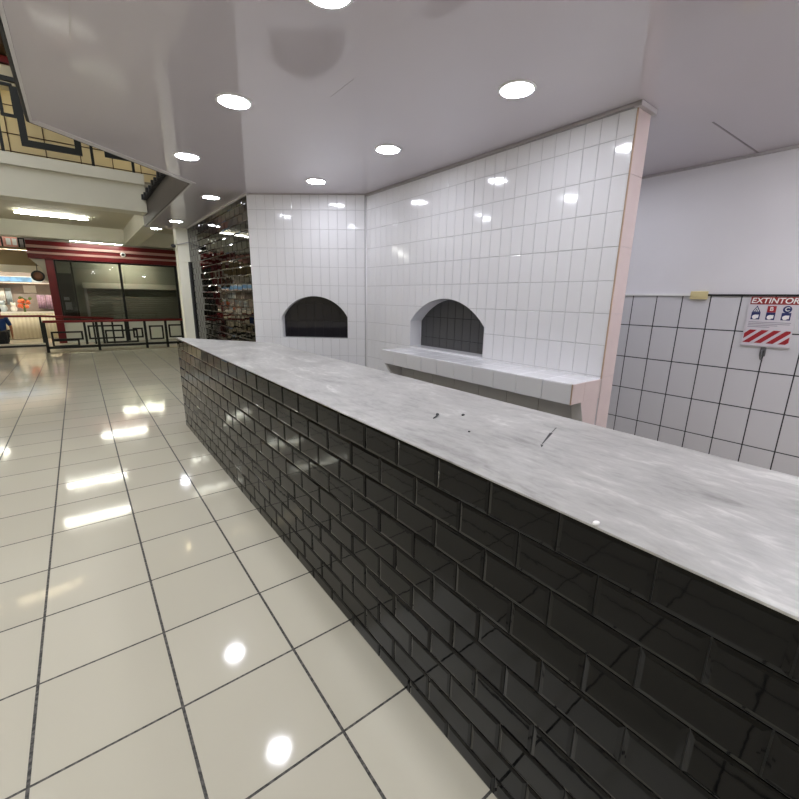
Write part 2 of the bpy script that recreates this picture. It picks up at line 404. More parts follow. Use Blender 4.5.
# angled oven wall
fa = lambda u, z, d: tuple(A + U*u - NA*d + V((0,0,z)))
body = MB().prism([fa(-.0,0,.004), fa(LA+.03,0,.004), fa(LA+.03,0,.115), fa(-.0,0,.115)], (0,0,ZC))
tl = MB(); tiles(tl, A - NA*.004, U, (0,0,1), NA, 0.002, LA+.012, 0, ZC-.012, .1185, .2349, 0, 1.045, .0035, .005, .004, .0022, 0, 0, .004)
ca, ha = .848, .458
ct = MB().prism([fa(u,z,-.2) for u,z in arch(ca,ha,1.045,1.335,1.61)], -NA*.6)
struct(link('wall_corner', join_meshes('wall_corner', [cut(body, ['white_grout'], ct), cut(tl, ['white_glaze'], ct)])), 'angled white tiled wall with a small arched opening', 'wall')
t = thing('oven_opening', 'closed arched opening in the angled corner wall, smaller of the two', 'oven opening', A+U*ca+V((0,0,1.045)))
lining(arch(ca,ha-.001,1.0455,1.335,1.6095), fa, -.0005, .11, 'x').build('arch_lining', 'white_glaze', t)
mb = MB().prism([fa(ca-.5,1.0,.108), fa(ca+.5,1.0,.108), fa(ca+.5,1.64,.108), fa(ca-.5,1.64,.108)], -NA*.006, 0)
tiles(mb, A-NA*.108, U, (0,0,1), NA, ca-.5, ca+.5, 1.0, 1.64, .1185, .2349, ca-.5, 1.04, .005, .004, .001, .001, 1, 0, .002)
M['oven_gloss'] = mat('charcoal_gloss_tile', (34,32,36), .1, .5)
mb.build('tiled_closure', ['oven_grout','oven_gloss'], t)
# black tiled shop wall
mb = MB().box(1.918, 2.05, 5.80, 9.5, 0, ZC)
tiles(mb, (1.918,0,0), (0,-1,0), (0,0,1), (-1,0,0), -9.46, -5.802, 0, ZC-.02, .2225, .1128, 0, .98, .004, .008, .010, .003, 1, .5, .006)
struct(mb.build('wall_far', ['black_grout','black_glaze']), 'glossy black bevelled tile wall', 'wall')
struct(box('trim_11', 'dark_trim', 1.88, 1.93, 9.44, 9.52, 0, 2.24), 'dark metal profile closing the black tiles', 'trim')
struct(box('trim_12', 'pvc_trim', 1.895, 1.93, 5.75, 9.5, ZC-.022, ZC-.001), 'pale cornice above the black tiles', 'trim')
mb = MB().box(XO-.022, 3.315, YE-.03, YE+.02, ZC-.034, ZC-.001).box(XO-.015, XO+.01, YE+.02, 4.80, ZC-.022, ZC-.001)
struct(mb.build('trim_13', 'grey_trim', None, .004), 'grey cornice at the top of the oven wall', 'trim')
mb = MB().prism([fa(0,ZC-.012,-.008), fa(LA,ZC-.012,-.008), fa(LA,ZC-.012,.004), fa(0,ZC-.012,.004)], (0,0,.011))
struct(mb.build('trim_14', 'grey_trim'), 'grey cornice at the top of the angled wall', 'trim')

uc = (3.098-A.x)/U.x
struct(MB().tube([(3.098,A.y+U.y*uc,0),(3.098,A.y+U.y*uc,ZC-.03)], .012, 8).build('trim_21', 'white_glaze'), 'white corner joint between the two tiled walls', 'trim')
# ------------------------------------------------------------------ ledge in front of the oven
t = thing('tiled_ledge', 'white tiled ledge jutting from the oven wall below the arch', 'ledge', (2.9,2.67,0))
LX, LY = 2.70, 3.84
ZT, ZB = 1.028, .878
mb = MB().box(LX+.004, XO+.004, YE+.004, LY-.004, ZB+.002, ZT-.004, 0)
tiles(mb, (LX+.004,0,0), (0,-1,0), (0,0,1), (-1,0,0), -LY, -YE-.006, ZB, ZT-.003, .2349, .5, -YE-.006, .8, .003, .006, .002, .0015, 1, 0, .001)
tiles(mb, (0,0,ZT-.004), (1,0,0), (0,1,0), (0,0,1), LX+.003, XO, YE+.006, LY, .2, .2349, XO, YE, .003, .006, .002, .0015, 1, 0, .001)
tiles(mb, (0,LY-.004,0), (-1,0,0), (0,0,1), (0,1,0), -XO, -LX-.006, ZB, ZT-.003, .5, .5, -XO, .8, .003, .006, .002, .0015, 1)
tiles(mb, (0,YE+.004,0), (1,0,0), (0,0,1), (0,-1,0), LX+.008, XO, ZB, ZT-.002, .22, .5, LX-.05, .8, .002, .005, .001, .001, 2)
mb.box(LX-.001, LX+.008, YE, YE+.006, ZB, ZT, 3)
mb.build('ledge_slab', ['white_grout','white_glaze','pink_glaze','beige_edge'], t)
mb = MB().box(2.95, XO, YE+.09, LY-.05, 0, ZB+.002, 0)
tiles(mb, (2.95,0,0), (0,-1,0), (0,0,1), (-1,0,0), -LY+.05, -YE-.09, .0, ZB, .33, .2349, -YE-.09, ZB-.2349, .004, .004, .002, .0015, 1, 0, .001)
mb.build('support_wall', ['dark_grout','grey_tile'], t)
for y0, y1, xt in ((YE+.005, YE+.09, 2.85), (LY-.05, LY-.004, LX+.02)):
    mb = MB().prism([(xt,y0,ZB+.002),(XO,y0,ZB+.002),(XO,y0,0),(2.99,y0,0),(2.99,y0,.50)], (0,y1-y0,0))
    b = mb.build('bracket', ['grey_tile','pink_glaze'], t)
    if y0 < 2:
        for p in b.data.polygons:
            if p.normal.y < -.9: p.material_index = 1

# ------------------------------------------------------------------ counter
XF = .878
t = thing('bar_counter', 'long counter with a pale marble top and glossy black tiled front', 'counter', (1.26,1.9,0))
plan = [(XF+.012,-1.6),(1.63,-1.6),(1.63,4.45),(XF+.012,5.52)]
MB().prism([(x,y,0) for x,y in plan], (0,0,1.092)).build('counter_body', 'black_grout', t)
mb = MB().box(XF+.006, XF+.012, -1.6, 5.51, 0, 1.092, 0)
tiles(mb, (XF+.008,0,0), (0,-1,0), (0,0,1), (-1,0,0), -5.525, 1.6, .004, .9795, .2225, .1128, -.927, .98, .0035, .008, .011, .0032, 1, .5, .007)
tiles(mb, (XF+.008,0,0), (0,-1,0), (0,0,1), (-1,0,0), -5.525, 1.6,   .9812, 1.0925, .2225, .114, -.927, .9795, .0035, .008, .011, .0032, 1, 0, .006)
d = V((1.63-XF-.012, 4.45-5.52, 0))
tiles(mb, V((XF+.012,5.52,0)), -d, (0,0,1), V((-d.y,d.x,0)), -1.29, 0, .004, 1.0925, .2225, .1128, 0, .98, .0035, .006, .011, .003, 1, .5, .003)
mb.build('tiled_front', ['black_grout','black_glaze'], t)
plan = [(XF-.003,-1.6),(1.65,-1.6),(1.65,4.45),(XF-.003,5.545)]
MB().prism([(x,y,1.0935) for x,y in plan], (0,0,.0065)).build('countertop', 'marble', t, .0015)
# crack with a small gap in it
mb = MB()
def sliver(p, q, w, z=1.1001, h=.0006):
    p, q = V((*p,z)), V((*q,z)); n = (q-p).cross(V((0,0,1))).normalized()*w
    mb.prism([p-n*.3, p+n*.3, q+n, q-n], (0,0,h))
sliver((1.232,.772),(1.252,.784),.005); sliver((1.262,.789),(1.40,.842),.0055); sliver((1.40,.842),(1.475,.868),.0022)
mb.build('crack', 'dark_trim', t)['label'] = 'dark hairline crack in the marble'
# bits lying on the top
mb = MB().tube([(1.146,1.246,1.1035),(1.162,1.252,1.1040),(1.176,1.256,1.107),(1.184,1.262,1.111)], [.002,.003,.004,.004], 8).blob((1.184,1.262,1.110),.007,.007,.006)
tag(mb.build('bent_nail', 'dark_trim'), 'small bent black nail lying on the marble, left of the crack', 'nail')
tag(MB().blob((1.291,1.211,1.1035),.009,.007,.0042,0,6,.15).build('plaster_crumb', 'dark_trim'), 'tiny dark crumb on the marble nearest the white ledge', 'crumb')
tag(MB().blob((1.142,1.034,1.102),.004,.005,.0025,0,6,.15).build('plaster_crumb', 'dark_trim'), 'tiniest dark speck on the marble, nearer the counter edge than the nail', 'crumb')
tag(MB().blob((XF+.006,.394,1.1035),.011,.007,.004,0,6,.1).build('paper_scrap', 'paper'), 'tiny white scrap on the front edge of the marble', 'scrap')

# ------------------------------------------------------------------ downlights
def downlight(x, y, lab, z=ZC, grp='round downlights in the shop ceiling'):
    t = thing('downlight', lab, 'ceiling light', (x,y,z), grp)
    MB().lathe((x,y,z), [(.100,-.001),(.118,-.001),(.116,-.006),(.106,-.010),(.100,-.008)], 40).build('trim_ring', 'white_metal', t)
    MB().lathe((x,y,z), [(.101,-.001),(.101,-.0085),(.06,-.0095)], 40).build('diffuser', 'led', t)
    return t
NEAR = 'round white downlight out of view, from the rows or added as kitchen fill'
for x, y, lab in [(1.03,1.89,'round downlight cut by the top edge of the photo'),(1.022,3.221,'round downlight left of the grey ceiling reflection, over the counter'),
        (1.009,4.685,'round downlight nearest the slanted ceiling corner'),(1.61,6.317,'round downlight beside the top of the black tile wall'),
        (1.593,8.728,'round downlight furthest along the black tile wall'),(2.352,1.906,'large bright downlight nearest the end of the oven wall'),
        (2.358,3.288,'round downlight in the middle of the oven wall row'),(2.336,4.656,'round downlight above the corner of the two white tiled walls'),
        (1.05,.6,NEAR),(1.05,-.8,NEAR),(2.35,.52,NEAR),(2.35,-.85,NEAR),(3.75,.35,NEAR),(3.75,-1.1,NEAR),(3.9,2.25,'unseen downlight added behind the oven wall, nearer its end'),(3.9,3.5,'unseen downlight added behind the oven wall, deeper in the kitchen')]:  # kitchen-side ones are unseen, added to brighten the right wall
    downlight(x, y, lab)
downlight(1.58, 10.9, 'small round light under the white beam by the column', 3.0, 'lights under the white beams')

# ------------------------------------------------------------------ things on the right wall
t = thing('extinguisher_sign', 'white EXTINTOR fire extinguisher sign with red stripes on the tiled wall', 'sign', (4.865,.94,1.24))
SX = 4.868
MB().box(SX-.004, SX, .772, 1.108, 1.238, 1.668).build('sign_board', 'sign_sheet', t)
MB().box(SX-.006, SX-.0035, .772, 1.10, 1.602, 1.668).build('header_band', 'header_red', t)
me = text_mesh('EXTINTOR', .066, (SX-.0065,.935,1.634), (0,-1,0), (0,0,1), .0008, .15, .0012)
for v in me.vertices: v.co -= V(t.location)
me.materials.append(M['paper']); link('lettering', me, t)
mb = MB()
y0, y1, z0, z1 = .782, 1.098, 1.262, 1.378; w = (y1-y0)
def clip_par(a, b):   # slanted stripe between y=a..b at bottom (seen from the room: leaning right upwards)
    sh = .12; pts = [(a,z0),(b,z0),(b-sh,z1),(a-sh,z1)]
    out = pts
    for ax, lim, sg in ((0,y0,1),(0,y1,-1)):
        res = []
        for i in range(len(out)):
            p, q = out[i], out[(i+1)%len(out)]; ip, iq = sg*(p[0]-lim) >= 0, sg*(q[0]-lim) >= 0
            if ip: res.append(p)
            if ip != iq:
                k = (lim-p[0])/(q[0]-p[0]); res.append((lim, p[1]+k*(q[1]-p[1])))
        out = res
        if not out: return
    mb.prism([(SX-.0062,y,z) for y,z in out], (.002,0,0))
for k in range(6): clip_par(.80+k*.083, .80+k*.083+.05)
mb.build('warning_stripes', 'sign_red', t)
mb = MB()
def disc(y, z, r, mi, n=20, x=SX-.0052):
    mb.prism([(x, y+r*math.cos(2*math.pi*i/n), z+r*math.sin(2*math.pi*i/n)) for i in range(n)], (.0014,0,0), mi)
def rect(a, b, c, d_, mi, x=SX-.0052): mb.box(x, x+.0014, a, b, c, d_, mi)
# class A: triangle, class B: square, class C: disc, each over a small navy picture
for ch, y in (('A',1.045),('B',.942),('C',.838)):
    mb = MB()
    if ch == 'A':
        mb.prism([(SX-.0054,1.075,1.535),(SX-.0054,1.015,1.535),(SX-.0054,1.045,1.592)], (.0014,0,0), 1)
        mb.prism([(SX-.0062,1.064,1.541),(SX-.0062,1.026,1.541),(SX-.0062,1.045,1.578)], (.0014,0,0), 0)
    elif ch == 'B': rect(.912,.972,1.535,1.590,2)
    else: disc(.838,1.563,.030,1)
    rect(y-.031,y+.031,1.470,1.534,1); disc(y+.004,1.492,.019,0,14,SX-.0062); rect(y-.022,y+.004,1.482,1.512,0,SX-.0061)
    mb.build('pictogram', ['paper','navy','sign_red'], t)
for ch, y, z, s, m in (('A',1.045,1.552,.032,'navy'),('B',.942,1.563,.046,'paper'),('C',.838,1.563,.046,'paper')):
    me = text_mesh(ch, s, (SX-.0068,y,z), (0,-1,0), (0,0,1), .0005, 0, .0008)
    for v in me.vertices: v.co -= V(t.location)
    me.materials.append(M[m]); link('class_letter', me, t)
mb = MB()
for k, (a, b) in enumerate(((.795,1.085),(.80,1.085),(.88,1.085),(.93,1.085))): mb.box(SX-.005, SX-.0036, a, b, 1.444-.014*k, 1.450-.014*k)
mb.build('small_print', 'text_grey', t)
box('bottom_rail', 'grey_trim', SX-.008, SX+.002, .765, 1.112, 1.228, 1.239, t)
t = thing('extinguisher_hook', 'empty grey steel bracket hanging below the extinguisher sign', 'hook', (4.868,.937,1.15))
MB().box(4.862,4.874,.918,.958,1.145,1.226).build('back_plate', 'chrome', t, .003)
MB().tube([(4.860,.938,1.205),(4.83,.938,1.19),(4.815,.938,1.165),(4.82,.938,1.135),(4.84,.938,1.12),(4.868,.938,1.118)], .007, 8).build('hook_arm', 'chrome', t)
t = thing('junction_box', 'small ivory plastic box on the strip above the wall tiles', 'junction box', (4.87,1.51,1.64))
MB().box(4.838,4.878,1.438,1.580,1.640,1.718).build('box_shell', 'ivory', t, .006)
MB().box(4.834,4.839,1.455,1.563,1.662,1.700).build('cover_plate', 'ivory', t, .002)

# ------------------------------------------------------------------ column, beams, mall ceilings
mb = MB().box(1.715,1.91,9.55,9.8,0,2.24).box(1.715,1.95,9.53,9.8,2.24,2.999)
struct(mb.build('column', 'column_paint'), 'white square column at the end of the black wall', 'column')
mb = MB().box(-7.5,1.225,9.2,9.62,3.04,3.49).box(-7.5,1.225,9.14,9.62,3.49,3.66)
struct(mb.build('beam', 'cream'), 'deep cream beam across the hall under the upper gallery', 'beam')
struct(box('beam', 'cream', 1.31, 1.67, 9.96, 14.85, 3.0, 3.38), 'cream beam running along the hall above the column', 'beam')
struct(box('beam', 'cream', -7.5, 6, 14.85, 15.25, 3.0, 3.38), 'cream beam across the hall above the railing', 'beam')
struct(box('ceiling', 'cream_shade', -7.5, 6, 9.62, 14.85, 3.38, 3.6), 'cream hall ceiling between the beams', 'ceiling')
struct(box('ceiling', 'cream_shade', -7.5, 6, 15.25, 17.6, 3.2, 3.6), 'cream hall ceiling in front of the red shop', 'ceiling')
struct(box('wall_side', 'cream', 1.96, 2.06, 9.5, 17.3, 0, 3.38), 'cream wall beyond the column', 'wall') if False else None
def tube(x0, x1, y, z, lab, m='tube', grp=None, name='ceiling_tube_light'):
    t = thing(name, lab, 'light', ((x0+x1)/2,y,z), grp)
    MB().tube([(x0,y,z),(x1,y,z)], .013, 12).build('lamp', m, t)
    MB().box(x0-.03,x1+.03,y-.015,y+.015,z+.045,z+.06).box(x0-.03,x0,y-.014,y+.014,z-.014,z+.046).box(x1,x1+.03,y-.014,y+.014,z-.014,z+.046).build('fitting', 'cream_shade', t)
    return t
tube(-.86,.46,13.1,3.32,'long white fluorescent tube on the hall ceiling between two cream beams', grp='fluorescent tubes in the hall')
tube(.05,1.38,16.7,3.14,'white fluorescent tube just above the red shop fascia', grp='fluorescent tubes in the hall')
tube(-.86,.36,10.8,3.32,'fluorescent tube hidden behind the nearest cream beam', grp='fluorescent tubes in the hall')
for x, y, z in ((-4.2,13.1,3.32),(-4.2,10.8,3.32),(-3.6,16.7,3.14),(4,13.1,3.32)):
    tube(x,x+1.32,y,z,'unseen fluorescent tube added along the hall ceiling for light', grp='fluorescent tubes in the hall')  # unseen tubes continuing the rows, put in for extra hall light

for y in (-.9,-2.3):
    tube(3.2,4.5,y,2.82,'unseen tube light added to brighten the kitchen wall',grp='added kitchen fill tubes',m='tube_kitchen_fill')  # unseen fill tubes added to brighten the white right wall
# upper gallery
struct(box('wall_gallery', 'warm_wall', -7.5, 6, 13, 13.1, 3.6, 7.6), 'warm lit cream panelled wall of the upper gallery', 'wall')
mb = MB()
for x in (-.95,-.72,-.12,.5,1.12,1.7): mb.box(x-.008,x+.008,12.985,13.0,3.6,5.7)
for z in (3.95,4.55,4.9,5.45): mb.box(-6,3,12.985,13.0,z-.008,z+.008)
struct(mb.build('trim_15', 'dark_brown'), 'dark joints of the gallery wall panels', 'trim')
mb = MB().box(-7.5,-.44,12.6,13,5.72,6.05).box(-7.5,-.40,12.75,13,6.05,6.12)
struct(mb.build('beam', 'cream'), 'cream beam high in the upper gallery', 'beam')
struct(box('beam', 'red', -7.5, -.46, 12.65, 13, 6.12, 6.24), 'dark red band above the gallery beam', 'beam')
struct(box('beam', 'dark_brown', -7.5, -.5, 12.3, 13, 6.3, 6.75), 'brown boxed beam under the roof', 'beam')
struct(box('beam', 'brown_soffit', -7.5, -.55, 11.6, 12.2, 6.85, 7.3), 'olive brown boxed beam under the roof', 'beam')
struct(box('floor', 'curb', -7.5, 6, 9.62, 13, 3.6, 3.64), 'floor of the upper gallery', 'floor')
for x in (-3.6,-2.1,.95):
    tube(x,x+1.2,12.2,5.62,'warm tube light under the upper gallery beam','tube_warm','warm tubes in the upper gallery')
def bars(mb, x0, x1, z0, z1, y, w=.035, d=.03, mi=0):
    mb.box(x0,x1,y-d/2,y+d/2,z0,z0+w,mi).box(x0,x1,y-d/2,y+d/2,z1-w,z1,mi).box(x0,x0+w,y-d/2,y+d/2,z0+w,z1-w,mi).box(x1-w,x1,y-d/2,y+d/2,z0+w,z1-w,mi)
t = thing('gallery_railing', 'black metal railing of big rectangles on the upper gallery edge', 'railing', (0,9.3,3.66))
mb = MB(); bars(mb,-.37,.39,3.82,4.62,9.3,.09,.05); mb.build('rectangle_panel', 'black_metal', t)
mb = MB(); bars(mb,-.55,-.36,4.20,4.66,9.32,.04,.04); mb.build('rectangle_panel', 'black_metal', t)
mb = MB(); bars(mb,.70,1.2,3.87,4.62,9.3,.08,.05); mb.build('rectangle_panel', 'black_metal', t)
mb = MB(); bars(mb,-2.1,-.75,3.82,4.62,9.3,.07,.05); mb.build('rectangle_panel', 'black_metal', t)
for x in (-.60,.52,1.1,-2.3): box('post', 'black_metal', x-.02,x+.02,9.28,9.32,3.66,4.7,t)
box('handrail', 'black_metal', -7.4,1.22,9.27,9.33,4.68,4.74,t)

# ------------------------------------------------------------------ ground floor railings
YR = 14.5
t = thing('hall_railing', 'red topped black railing at the end of the tiled floor', 'railing', (.9,YR,0))
MB().tube([(-.82,YR,.835),(2.62,YR,.84)], .035, 12).build('handrail', 'red_rail', t)
for x in (-.80,.33,1.50,2.05,2.55): box('post', 'black_metal', x-.032,x+.032,YR-.024,YR+.024,0,.82,t)
box('bottom_rail', 'black_metal', -.8,2.6,YR-.024,YR+.024,.11,.175,t)
for x, z in ((.06,.2),(.46,.2),(1.02,.2)): box('baluster', 'black_metal', x-.028,x+.028,YR-.018,YR+.018,z,.81,t)
for a in ((-.69,.0,.33,.57),(-.69,-.1,.15,.35),(.12,.95,.33,.72),(.50,1.30,.20,.58),(1.18,1.44,.33,.62),(1.60,1.98,.26,.68),(2.12,2.60,.30,.70)):
    mb = MB(); bars(mb,a[0],a[1],a[2],a[3],YR+.012,.045,.024); mb.build('rectangle_panel', 'black_metal', t)
struct(box('trim_16', 'curb', -.84, 2.64, 14.44, 14.72, 0, .012), 'beige kerb strip under the hall railing', 'trim')
Y2 = 16.5
t = thing('hall_railing', 'far red railing on a white kerb in front of the bright stall', 'railing', (-1.6,Y2,0))
MB().tube([(-4.0,Y2,.905),(-.95,Y2,.90),(.85,Y2,.80)], .032, 12).build('handrail', 'red_rail', t)
for x in (-.97,.3,.8,-2.3,-3.3): box('post', 'black_metal', x-.025,x+.025,Y2-.02,Y2+.02,.0,.88 if x<-.5 else .8,t)
struct(box('trim_17', 'cream', -4.0, -.94, Y2-.06, Y2+.1, 0, .10), 'white kerb under the far railing', 'trim')
struct(box('trim_18', 'dark_trim', -4.0, -.94, Y2-.075, Y2-.06, 0, .055), 'dark base line of the far kerb', 'trim')

# ------------------------------------------------------------------ red shop front
YS = 17.3
t = thing('red_shop_front', 'dark red shop front with tall black framed windows', 'shop front', (1.2,YS,0))
mb = MB().box(-1.02,3.4,YS-.10,YS+.2,2.99,3.12).box(-1.02,3.4,YS-.08,YS+.2,2.80,2.91).box(-1.02,3.4,YS-.12,YS+.2,2.60,2.735)
mb.build('fascia', 'red', t)
MB().box(-1.03,3.4,YS-.13,YS+.2,2.91,2.99).box(-1.03,3.4,YS-.13,YS+.2,2.735,2.80).build('fascia_strip', 'pink_strip', t)
box('post', 'red', -.64,-.44,YS-.08,YS+.15,0,2.6,t)
box('frame_bar', 'black_metal', -.44,-.40,YS-.03,YS+.04,.72,2.6,t)
for x in (1.28,2.97): box('mullion', 'black_metal', x-.035,x+.035,YS-.03,YS+.04,.0,2.6,t)
box('frame_bar', 'black_metal', -.44,3.0,YS-.03,YS+.04,2.55,2.60,t)
box('frame_bar', 'black_metal', -.44,3.0,YS-.03,YS+.04,.70,.75,t)
box('base_panel', 'base_pale', -.44,3.0,YS-.01,YS+.04,0,.70,t)
for a, b in ((-.40,1.245),(1.315,2.935)): box('window_pane', 'glass', a,b,YS,YS+.008,.75,2.55,t)
struct(box('wall_shop', 'olive', -.62,6,YS+.2,YS+3.2,2.62,3.6), 'shop wall block over the window', 'wall')
struct(box('wall_party', 'cream', -.62,-.46,YS+.15,YS+3.2,0,2.62), 'party wall left of the red shop', 'wall')
struct(box('wall_inner', 'olive', -.46,6,18.06,18.16,0,2.62), 'olive wall behind the shop window', 'wall')
struct(box('wall_return', 'cream', 3.0,6,YS,YS+.2,0,3.2), 'cream wall right of the red shop', 'wall')
t = thing('roller_shutter', 'closed grey roller shutter behind the shop window', 'shutter', (1.6,18.0,0))
mb = MB()
for k in range(22): mb.prism([(.30,18.04,.08*k),(.30,17.995,.08*k+.012),(.30,17.995,.08*k+.055),(.30,18.04,.08*k+.075)], (2.75,0,0))
mb.build('slats', 'shutter', t)
box('shutter_box', 'cream', .2,3.1,17.86,18.05,1.76,1.94,t); box('guide', 'grey_trim', .22,.30,17.96,18.05,0,1.78,t); box('guide', 'grey_trim', 3.05,3.12,17.96,18.05,0,1.78,t)
t = thing('notice_board', 'tall black board with pale notices behind the left shop pane', 'notice board', (-.22,17.42,.1))
box('board', 'dark_trim', -.40,-.05,17.40,17.44,.1,2.2,t)
for a in ((-.34,-.20,1.36,1.46),(-.33,-.16,1.06,1.30)): box('notice', 'text_grey', a[0],a[1],17.392,17.401,a[2],a[3],t)
box('mullion', 'black_metal', -.045,.005,17.38,17.45,.0,2.55,t)
tube(.8,2.1,17.46,2.575,'tube added to brighten the empty red shop', 'tube_window_fill', 'added fill tubes in the red shop')  # added lamp, lifts the dark interior behind the panes
struct(box('ceiling', 'cream', -.46,6,17.5,18.06,2.622,2.66), 'shop window ceiling', 'ceiling')
def dome(x, y, z, lab):
    t = thing('mounted_dome_camera', lab, 'camera', (x,y,z), 'dome cameras')
    MB().lathe((x,y,z), [(.075,0),(.075,.03),(.06,.04)], 24, (0,-1,0)).build('housing', 'white_metal', t)
    MB().lathe((x,y,z), [(.042,.03),(.038,.055),(.022,.075),(.004,.082)], 20, (0,-1,0)).build('lens_dome', 'dark_trim', t)
dome(1.41, YS-.13, 2.86, 'white dome camera on the red shop fascia')
t = thing('wall_camera', 'small dark camera on a bracket at the white column', 'camera', (1.66,9.5,2.52))
MB().tube([(1.69,9.6,2.52),(1.655,9.52,2.53)], .012, 8).build('arm', 'dark_trim', t)
MB().lathe((1.66,9.53,2.53), [(.03,0),(.034,.03),(.034,.08),(.02,.09)], 16, (-.5,-.85,-.1)).build('body', 'dark_trim', t)
tag(MB().tube([(1.66,9.52,2.55),(1.72,9.50,2.56),(1.80,9.49,2.58),(1.90,9.42,2.61)], .008, 8).build('cable', 'grey_trim'), 'thin grey cable from the column camera along the black tiles', 'cable')

# ------------------------------------------------------------------ bright stall left of the red shop
YB = 20.0
struct(box('wall_stall', 'wood_grey', -5, -.62, 20.3, 20.4, 0, 2.5), 'grey back wall of the bright stall', 'wall')
struct(box('beam', 'brown_soffit', -5, -.70, 18.0, 18.15, 2.41, 2.86), 'brown beam above the bright stall', 'beam')
struct(box('trim_19', 'curtain', -5, -.70, 18.0, 18.06, 2.19, 2.41), 'cream board under the brown beam', 'trim')
struct(box('wall_upper', 'wood_grey', -5, -.62, 21.0, 21.1, 2.9, 4.2), 'back wall of the upper stall', 'wall')
struct(box('floor', 'curb', -5, -.62, 20.4, 21.0, 2.82, 2.88), 'floor of the upper stall', 'floor')
struct(box('wall_stall', 'wood_grey', -5, -.62, 20.3, 20.4, 2.5, 2.89), 'upper strip of the stall back wall', 'wall')
t = thing('blue_banner', 'long blue and white banner over the stall shelf', 'banner', (-2.2,20.0,1.95))
box('banner_sheet', 'sky_blue', -4.2,-1.2,19.96,19.99,1.94,2.10,t); box('banner_end', 'pale_blue', -1.2,-.92,19.96,19.99,1.94,2.08,t); box('banner_rod', 'white_metal', -4.2,-.92,19.95,20.0,2.10,2.125,t)
t = thing('stall_shelf', 'white shelf board along the stall under the blue banner', 'shelf', (-2.4,20.1,1.88))
box('shelf_board', 'paper', -4.5,-.65,19.9,20.29,1.88,1.92,t); box('shelf_edge', 'brown', -4.5,-.65,19.885,19.9,1.865,1.885,t)
tag(box('paper_sign', 'paper', -1.49,-1.15,20.27,20.298,1.565,1.83), 'white paper sign hanging under the stall shelf', 'sign')
t = thing('round_sign', 'round dark hanging sign with brown middle beside the red post', 'sign', (-.87,17.3,2.05))
MB().lathe((-.87,17.3,2.08), [(.165,0),(.165,.05),(.12,.055)], 32, (0,-1,0)).build('rim', 'dark_trim', t)
MB().lathe((-.87,17.3,2.08), [(.118,.05),(.118,.058),(.05,.06)], 32, (0,-1,0)).build('face', 'brown', t)
MB().tube([(-.87,17.28,2.24),(-.86,17.3,2.45)], .01, 8).build('hanger', 'dark_trim', t)
struct(MB().prism([(-1.0,17.32,2.60),(-.64,17.32,2.60),(-.64,17.32,1.92),(-.72,17.32,1.92),(-.74,17.32,2.30)], (0,.12,0)).build('trim_20', 'cream'), 'cream gusset between red fascia and post', 'trim')
t = thing('flower_bouquet', 'bunch of orange flowers on the stall table', 'flowers', (-1.5,19.5,.92))
mb = MB()
for i in range(14): mb.blob((-1.50+random.uniform(-.13,.13),19.5+random.uniform(-.1,.1),1.2+random.uniform(-.12,.14)),.06,.06,.055,0,5,.1)
mb.build('petals', 'orange', t)
mb = MB()
for i in range(7): mb.blob((-1.46+random.uniform(-.16,.16),19.55+random.uniform(-.08,.08),1.36+random.uniform(-.06,.06)),.05,.03,.05,0,4,.1)
mb.tube([(-1.5,19.5,.92),(-1.5,19.5,1.2)], .03, 8); mb.build('leaves', 'green', t)
t = thing('stall_table', 'stall table hidden behind pale hanging cloth with vertical folds', 'table', (-1.3,19.5,0))
box('table_top', 'paper', -2.6,-.70,19.2,19.9,.88,.92,t)
mb = MB(); n = 60
vs = []
for i in range(n+1):
    x = -2.6+1.9*i/n; y = 19.2+.02*math.sin(i*1.9)
    vs += [(x,y,.02),(x,y,.88),(x,y+.01,.02),(x,y+.01,.88)]
fs = []
for i in range(n):
    a = i*4; b = a+4; fs += [(a,b,b+1,a+1),(a+2,a+3,b+3,b+2),(a+1,b+1,b+3,a+3),(a,a+2,b+2,b)]
mb.add(vs, fs, 0, True); mb.build('cloth_skirt', 'curtain', t)
for x in (-2.5,-.8):
    for y in (19.3,19.8): box('leg', 'dark_trim', x-.02,x+.02,y-.02,y+.02,0,.88,t)
def toy(x, y, z, s, m, lab):
    t = thing('soft_toy', lab, 'toy', (x,y,z), 'soft toys on the stall table')
    MB().blob((x,y,z+.131*s),.11*s,.09*s,.13*s).build('body', m, t); MB().blob((x,y-.01,z+.30*s),.08*s,.075*s,.08*s).build('head', m, t)
    for k in (-1,1): MB().blob((x+k*.06*s,y,z+.37*s),.03*s,.02*s,.03*s).build('ear', m, t)
toy(-1.77,19.45,.922,.8,'paper','white soft toy on the stall table beside the orange flowers')
toy(-2.04,19.5,.922,1.0,'pale_blue','pale blue soft toy on the stall table, left of the white one')
i = 0
for x, m, z0, lab in ((-2.08,'paper',1.22,'white towel'),(-1.90,'pale_blue',1.15,'pale blue towel'),(-1.05,'lilac',1.02,'lilac patterned cloth, left of two'),(-.80,'lilac',1.0,'lilac patterned cloth, right of two')):
    mb = MB(); w = .075 if i < 2 else .115; n = 10; vs = []
    for k in range(n+1):
        xx = x-w+2*w*k/n; yy = 20.2+.012*math.sin(k*2.1)
        vs += [(xx,yy,z0),(xx,yy,1.72 if i<2 else 1.5),(xx,yy+.015,z0),(xx,yy+.015,1.72 if i<2 else 1.5)]
    fs = []
    for k in range(n):
        a = k*4; b = a+4; fs += [(a,b,b+1,a+1),(a+2,a+3,b+3,b+2),(a+1,b+1,b+3,a+3),(a,a+2,b+2,b)]
    mb.add(vs, fs, 0, True); tag(mb.build('hanging_cloth', m), lab+' hanging on the stall wall', 'cloth', 'cloths on the stall wall'); i += 1
